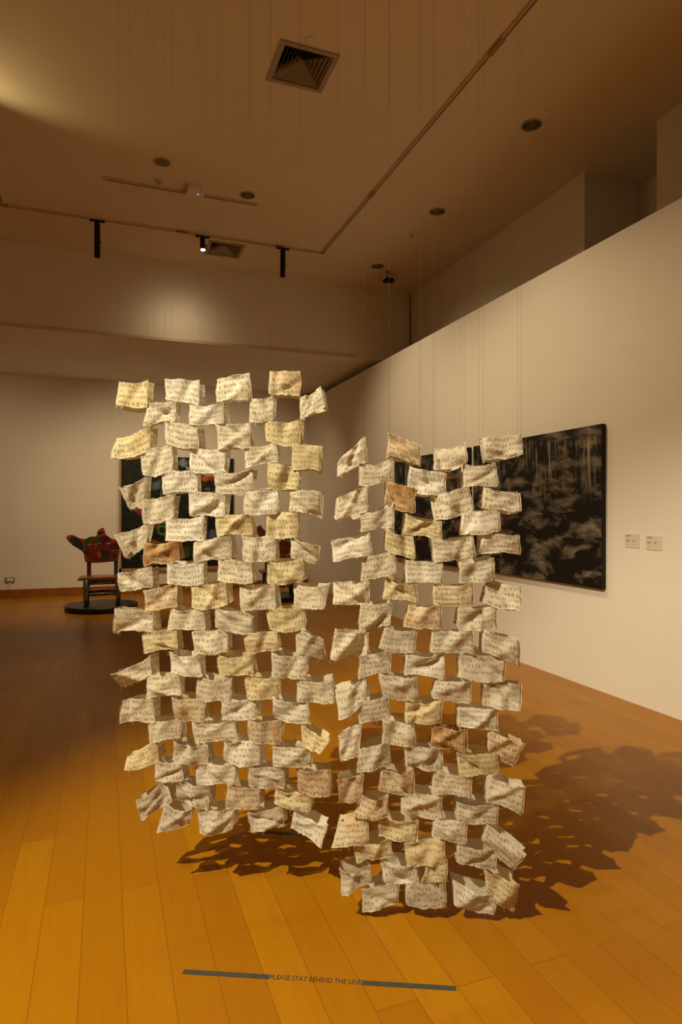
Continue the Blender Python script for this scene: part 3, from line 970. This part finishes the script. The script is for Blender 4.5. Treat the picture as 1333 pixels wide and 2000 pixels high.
def storm(m, extra=()):
    v = m.coords((1, 1, 1))
    cloud = m.noise(m.coords((3.0, 1, 7.0), loc=(3, 0, 1)), 1.0, 7, 0.62, 0.35)
    bristle = m.noise(m.coords((7, 1, 30), loc=(2, 0, 4), rot=(0, 0.25, 0)), 1.0, 4, 0.6, 0.4)
    streak = m.noise(m.coords((20, 1, 1.8), loc=(1, 0, 7), rot=(0, 0.12, 0)), 1.0, 5, 0.62, 0.3)
    mask = m.noise(m.coords((2.2, 1, 2.6), loc=(8, 2, 5)), 1.0, 3)
    f = m.math('MULTIPLY', m.ramp(cloud, [(0.49, 0.0), (0.66, 1.0)]), m.ramp(bristle, [(0.30, 0.35), (0.65, 1.0)]))
    c1 = m.mix(f, (0.0055, 0.0048, 0.0042), (0.24, 0.205, 0.150))
    sep = m.n('ShaderNodeSeparateXYZ'); m.l(v, sep.inputs[0])
    zz = m.math('ADD', m.math('MULTIPLY', sep.outputs[2], 0.6), 0.5)
    up = m.ramp(zz, [(0.50, 0.0), (0.68, 1.0), (0.84, 1.0), (0.89, 0.0)])
    st = m.math('MULTIPLY', m.math('MULTIPLY', m.ramp(streak, [(0.50, 0.0), (0.72, 1.0)]), up), m.ramp(mask, [(0.44, 0.0), (0.58, 1.0)]))
    c = m.mix(st, c1, (0.42, 0.37, 0.28))
    w = warped(m, 0.10, 5)
    c = blob(m, c, w, (-0.35, -0.05), (0.22, 0.16), (0.030, 0.010, 0.022), 0.9)
    for e in extra: c = blob(m, c, w, *e)
    m.color(c)
def garden(m):
    leaf = m.noise(m.coords((9, 1, 14), rot=(0, 0.6, 0)), 1.0, 6, 0.65, 1.2)
    leaf2 = m.noise(m.coords((22, 1, 5), rot=(0, -0.5, 0), loc=(4, 0, 2)), 1.0, 5, 0.6, 1.0)
    c = m.mix(m.ramp(leaf, [(0.48, 0.0), (0.75, 1.0)]), (0.0035, 0.0055, 0.003), (0.020, 0.042, 0.010))
    c = m.mix(m.ramp(leaf2, [(0.58, 0.0), (0.72, 0.7)]), c, (0.035, 0.060, 0.020))
    w = warped(m, 0.16, 9)
    X = lambda px: (px - 346) / 105.0      # canvas units either side of its middle
    Z = lambda py: (1000 - py) / 103.0
    for px, py, rx, rz, col in ((352, 903, .10, .09, (.22, .27, .30)), (362, 912, .06, .05, (.30, .33, .33)), (302, 948, .08, .12, (.10, .14, .20)),
                                (398, 932, .10, .10, (.50, .10, .012)), (412, 930, .07, .08, (.42, .02, .012)), (402, 955, .05, .05, (.25, .10, .03)),
                                (270, 998, .10, .11, (.28, .03, .07)), (304, 1028, .07, .07, (.25, .02, .06)), (320, 1046, .07, .05, (.28, .02, .06)),
                                (412, 1044, .10, .09, (.10, .13, .27)), (276, 1085, .06, .05, (.10, .02, .012)), (360, 1080, .10, .14, (.03, .08, .012)),
                                (430, 980, .10, .10, (.20, .04, .02))):
        c = blob(m, c, w, (X(px), Z(py)), (rx, rz), col, 0.5)
    tcv = m.coords()
    for px, py, rr in ((313, 1015, .065), (313, 1035, .075)):
        c = blob(m, c, tcv, (X(px), Z(py)), (rr, rr), (.045, .22, .012), 0.3, 0.30)
    c = blob(m, c, tcv, (X(311), Z(985)), (.018, .30), (.26, .23, .19), 0.4)
    c = blob(m, c, tcv, (X(316), Z(955)), (.016, .16), (.28, .24, .20), 0.4)
    m.color(c)

def canvas(name, label, loc, rz, w, h, dep, mat, edge, bev=0.006, frame=None):
    t = thing(name, label, 'painting', loc, rz)
    MB().box((-w/2, -dep, -h/2), (w/2, -0.001, h/2)).build('stretched_edge', edge, t, bevel=bev)
    MB().box((-w/2 + .004, -dep - .003, -h/2 + .004), (w/2 - .004, -dep + 0.001, h/2 - .004)).build('painted_canvas', mat, t)
    return t
M_STORM = painting_mat('dark_rain_painting', storm)
M_CROWD = painting_mat('dark_crowd_painting', lambda m: storm(m, (
    ((0.38, 0.37), (0.11, 0.16), (0.42, 0.055, 0.012), 0.3), ((0.55, 0.36), (0.14, 0.015), (0.42, 0.055, 0.012), 0.4), ((-0.1, -0.55), (0.22, 0.12), (0.010, 0.009, 0.010), 0.4), ((-0.18, -0.36), (0.035, 0.06), (0.16, 0.06, 0.03), 0.3),
    ((0.08, -0.30), (0.035, 0.06), (0.14, 0.05, 0.03), 0.3), ((0.30, -0.42), (0.035, 0.06), (0.15, 0.055, 0.03), 0.3), ((-0.5, 0.2), (0.10, 0.30), (0.10, 0.085, 0.07), 0.5))))
M_GARDEN = painting_mat('night_garden_painting', garden)
M_EDGE = plain('black_canvas_edge', (0.008, 0.007, 0.006), 0.6)
M_FRAME = plain('pale_wood_frame', (0.42, 0.27, 0.14), 0.5, var=0.2)
canvas('wide_painting', 'large dark painting of grey rain streaks on the partition, right of the gap', (XP, 5.134, 1.545), -math.pi/2, 1.95, 1.37, 0.045, M_STORM, M_EDGE)
canvas('crowd_painting', 'dark painting with a red-orange patch and dim seated figures, left of the rain painting', (XP, 7.185, 1.545), -math.pi/2, 1.95, 1.37, 0.045, M_CROWD, M_EDGE)
t = canvas('garden_painting', 'square dark green garden painting with bright flowers on the far wall', (1.32, YB - 0.0, 1.50), 0, 2.08, 2.08, 0.05, M_GARDEN, M_EDGE)
fr = MB()
fr.box((-1.075, -.055, -1.10), (-1.04, -.001, 1.04)).box((-1.075, -.055, -1.10), (1.04, -.001, -1.04))
fr.build('frame_edge', M_FRAME, t)

M_CARD = plain('label_card', (0.72, 0.62, 0.54), 0.6, var=0.03)
M_CARDTX = plain('label_print', (0.22, 0.17, 0.12), 0.7)
def wall_label(y, z, label):
    t = thing('wall_label', label, 'caption card', (XP, y, z), -math.pi/2, 'caption cards beside the rain painting')
    MB().box((-.072, -.005, -.053), (.072, 0, .053)).build('card', M_CARD, t)
    tx = MB()
    for x0, x1, zz, hh in ((-.062, -.005, .041, .004), (-.062, -.022, .033, .004), (-.062, -.016, .006, .002), (-.062, -.022, .001, .002), (-.062, -.03, -.004, .002), (-.062, -.02, -.009, .002),
                           (.004, .05, .006, .002), (.004, .03, .000, .003), (.004, .028, -.006, .003), (-.062, -.024, -.028, .002), (.004, .036, -.028, .002), (.006, .012, .022, .002)):
        x = x0
        while x < x1:
            w = min(0.004 + 0.004 * ((x * 913) % 1), x1 - x)
            tx.box((x, -.0056, zz - hh/2), (x + w, -.0049, zz + hh/2)); x += w + 0.0015
    tx.build('printed_text', M_CARDTX, t)
wall_label(3.88, 1.275, 'small pale caption card next to the rain painting, nearer of the two to it')
wall_label(3.67, 1.267, 'small pale caption card farther right of the rain painting')

# ------------------------------------------------------------------ painted chairs on round plinths
def lac(name, c, c2=None, scale=14):
    m = NT(name, 0.35, 0.45)
    nz = m.noise(m.coords(), scale, 3)
    m.color(m.mix(m.ramp(nz, [(0.45, 0.0), (0.58, 1.0)]), c, c2 or tuple(x * 0.7 for x in c)))
    return m.mat
L_RED = lac('red_lacquer', (0.17, 0.018, 0.008), (0.12, 0.012, 0.008))
L_ORA = lac('orange_lacquer', (0.33, 0.062, 0.008), (0.25, 0.04, 0.008))
L_GRN = lac('green_lacquer', (0.012, 0.10, 0.022))
L_TEAL = lac('teal_lacquer', (0.012, 0.07, 0.085))
L_DRK = lac('dark_lacquer', (0.018, 0.016, 0.012), (0.03, 0.035, 0.030))
L_MAR = lac('maroon_lacquer', (0.10, 0.012, 0.012))
L_BLU = lac('blue_lacquer', (0.035, 0.07, 0.13))
L_WHT = lac('white_lacquer', (0.55, 0.52, 0.45))
L_LEG = lac('grey_patterned_lacquer', (0.16, 0.13, 0.10), (0.018, 0.016, 0.012), 38)
L_SEAT = lac('mottled_seat_lacquer', (0.26, 0.055, 0.012), (0.13, 0.09, 0.05), 9)
M_PLINTH = plain('black_plinth_paint', (0.007, 0.008, 0.008), 0.4)

def ell(cx, cz, rx, rz, n=24, a0=0, a1=360):
    return [(cx + rx * math.cos(math.radians(a0 + (a1 - a0) * k / n)), cz + rz * math.sin(math.radians(a0 + (a1 - a0) * k / n))) for k in range(n if a1 - a0 == 360 else n + 1)]

def painted_chair(name, label, base_px, base_py, plinth_label, outline, decor, rz, plinth_r):
    d = EYE * F / (base_py - 1000)
    p = P(base_px, base_py, d)
    t0 = MB().lathe([(plinth_r, 0.0), (plinth_r, 0.075), (plinth_r - .008, 0.083)], 64).build('round_plinth', M_PLINTH, None, loc=(p.x, p.y, 0))
    tag(t0, plinth_label, 'plinth', 'round black plinths')
    t = thing(name, label, 'chair', (p.x, p.y, 0.085), -YAW + rz, 'painted folk-art chairs')
    st = MB().prism([(-.33, .385), (.29, .385), (.29, .43), (-.30, .43), (-.34, .40)], -.21, .19)
    st.build('seat', L_SEAT, t, bevel=0.012)
    MB().box((-.20, -.19, .315), (.23, -.15, .385)).build('apron', L_LEG, t, bevel=0.004)
    for sx in (-1, 1):
        for sy, nm in ((-1, 'leg'), (1, 'leg')):
            x1, y1 = sx * .225 + .01, sy * .165
            MB().tube([(x1 * .98 + .0, y1, .39), (x1 + sx * .004, y1, .25), (x1 + sx * .006, y1 * 1.02, .10), (x1, y1 * 1.04, .0)], [.046, .043, .034, .030], 14).build(nm, L_LEG, t, smooth=True)
    for sy in (-1, 1):
        MB().tube([(-.215, sy * .165, .165), (0, sy * .165, .172), (.235, sy * .165, .17)], [.022, .026, .022], 12).build('stretcher', L_LEG, t, smooth=True)
    for sx, m in ((-.19, L_MAR), (.205, L_TEAL)):
        MB().box((sx - .03, .12, .42), (sx + .03, .165, .66)).build('back_post', m, t, bevel=0.006)
    bk = MB().prism(outline, .10, .15).build('backrest', decor[0], t, bevel=0.008)
    for nm, shape, m, lift in decor[1]:
        MB().prism(shape, .10 - lift, .103).build(nm, m, bk)

K = 1 / 7.84 / F * 9.64      # metres per crop unit at the chair
def cz(pts, x0=790, z0=1330, k=K): return [((x - x0) * k, (z0 - y) * k + 0.015) for x, y in pts]
outl = cz([(270,310),(290,280),(340,270),(390,280),(440,318),(500,330),(560,335),(600,308),(680,300),(708,292),(715,240),(740,195),(790,165),(815,165),(828,200),(840,260),(870,300),(920,330),(980,355),(1040,365),(1090,345),(1115,360),(1120,400),(1090,450),(1050,490),(1038,530),(1038,600),(1030,690),(960,700),(880,705),(780,715),(680,715),(600,712),(560,705),(535,680),(530,600),(520,560),(490,520),(430,480),(370,440),(320,390),(280,340)])[::-1]
def E(cx, cy, rx, ry, n=22): return [((cx + rx * math.cos(6.2832 * k / n) - 790) * K, (1330 - cy + ry * math.sin(6.2832 * k / n)) * K + 0.015) for k in range(n)]
decor1 = (L_ORA, [
    ('dark_wing_panel', cz([(315,340),(350,305),(400,300),(455,330),(500,385),(520,450),(510,520),(440,480),(370,430)])[::-1], L_DRK, .003),
    ('dark_side_panel', cz([(520,540),(545,470),(580,520),(605,600),(590,640),(565,590)])[::-1], L_DRK, .004),
    ('upper_eye_panel', cz([(735,260),(760,205),(800,185),(822,215),(790,240),(770,285)])[::-1], L_DRK, .003),
    ('base_band', cz([(545,690),(600,640),(760,640),(900,660),(985,695),(880,704),(680,708)])[::-1], L_RED, .003),
    ('middle_body', E(830, 560, 90, 110), L_DRK, .004),
    ('middle_face', E(835, 430, 95, 130), L_RED, .006),
    ('middle_hair', E(830, 345, 78, 58), L_MAR, .009),
    ('green_hair', E(645, 410, 115, 108), L_GRN, .006),
    ('green_curl', E(735, 365, 52, 66), L_GRN, .008),
    ('left_face', E(655, 475, 76, 120), L_RED, .010),
    ('left_neck', E(665, 590, 62, 50), L_RED, .009),
    ('orange_collar', E(752, 590, 32, 52), L_ORA, .010),
    ('right_head', E(975, 540, 70, 130), L_RED, .006),
    ('right_hair', E(985, 465, 76, 58), L_MAR, .009),
    ('teal_corner', cz([(880,690),(900,640),(940,640),(985,690),(940,698)])[::-1], L_TEAL, .010),
    *[('painted_eye', E(x, y, w, 9, 14), L_WHT, .013) for x, y, w in ((612, 430, 22), (695, 430, 18), (752, 415, 20), (882, 415, 34), (948, 525, 17), (1008, 525, 17), (795, 212, 26))],
    *[('painted_pupil', E(x, y, 8, 8, 12), L_DRK, .015) for x, y in ((612, 430), (695, 430), (752, 415), (884, 415), (948, 525), (1008, 525), (795, 212))],
    *[('painted_mouth', E(x, y, w, 12, 14), L_DRK, .012) for x, y, w in ((665, 530, 28), (815, 520, 46), (990, 600, 26))]])
painted_chair('painted_chair', 'colourful chair painted with red faces and green hair, on the black plinth at left', 199, 1190, 'round black plinth under the chair with red faces at left', outl, decor1, 0.33, 0.53)

outl2 = [(-.36, 1.16), (-.30, 1.19), (-.25, 1.12), (-.16, 1.06), (-.05, 1.00), (.02, 1.06), (.10, 1.10), (.16, 1.04), (.22, .92), (.27, .78), (.25, .66), (.15, .60), (-.05, .60), (-.22, .60), (-.28, .68), (-.27, .82), (-.30, .96), (-.36, 1.06)][::-1]
decor2 = (L_RED, [('blue_tip', ell(-.325, 1.14, .04, .035), L_BLU, .004), ('pale_brow', ell(.09, 1.055, .05, .022), L_WHT, .006), ('dark_crown', ell(.12, 1.02, .055, .02), L_DRK, .008),
                  ('blue_cheek', ell(.03, .78, .045, .05), L_BLU, .006), ('painted_eye', ell(.03, .92, .03, .014), L_WHT, .008), ('painted_pupil', ell(.03, .905, .03, .02), L_DRK, .010),
                  ('dark_cheek', ell(.17, .90, .025, .09), L_DRK, .006)])
painted_chair('painted_chair', 'second painted chair, mostly hidden behind the left cloth curtain, red face and blue tip', 545, 1171, 'round black plinth glimpsed through the left cloth curtain', outl2, decor2, 0.25, 0.42)
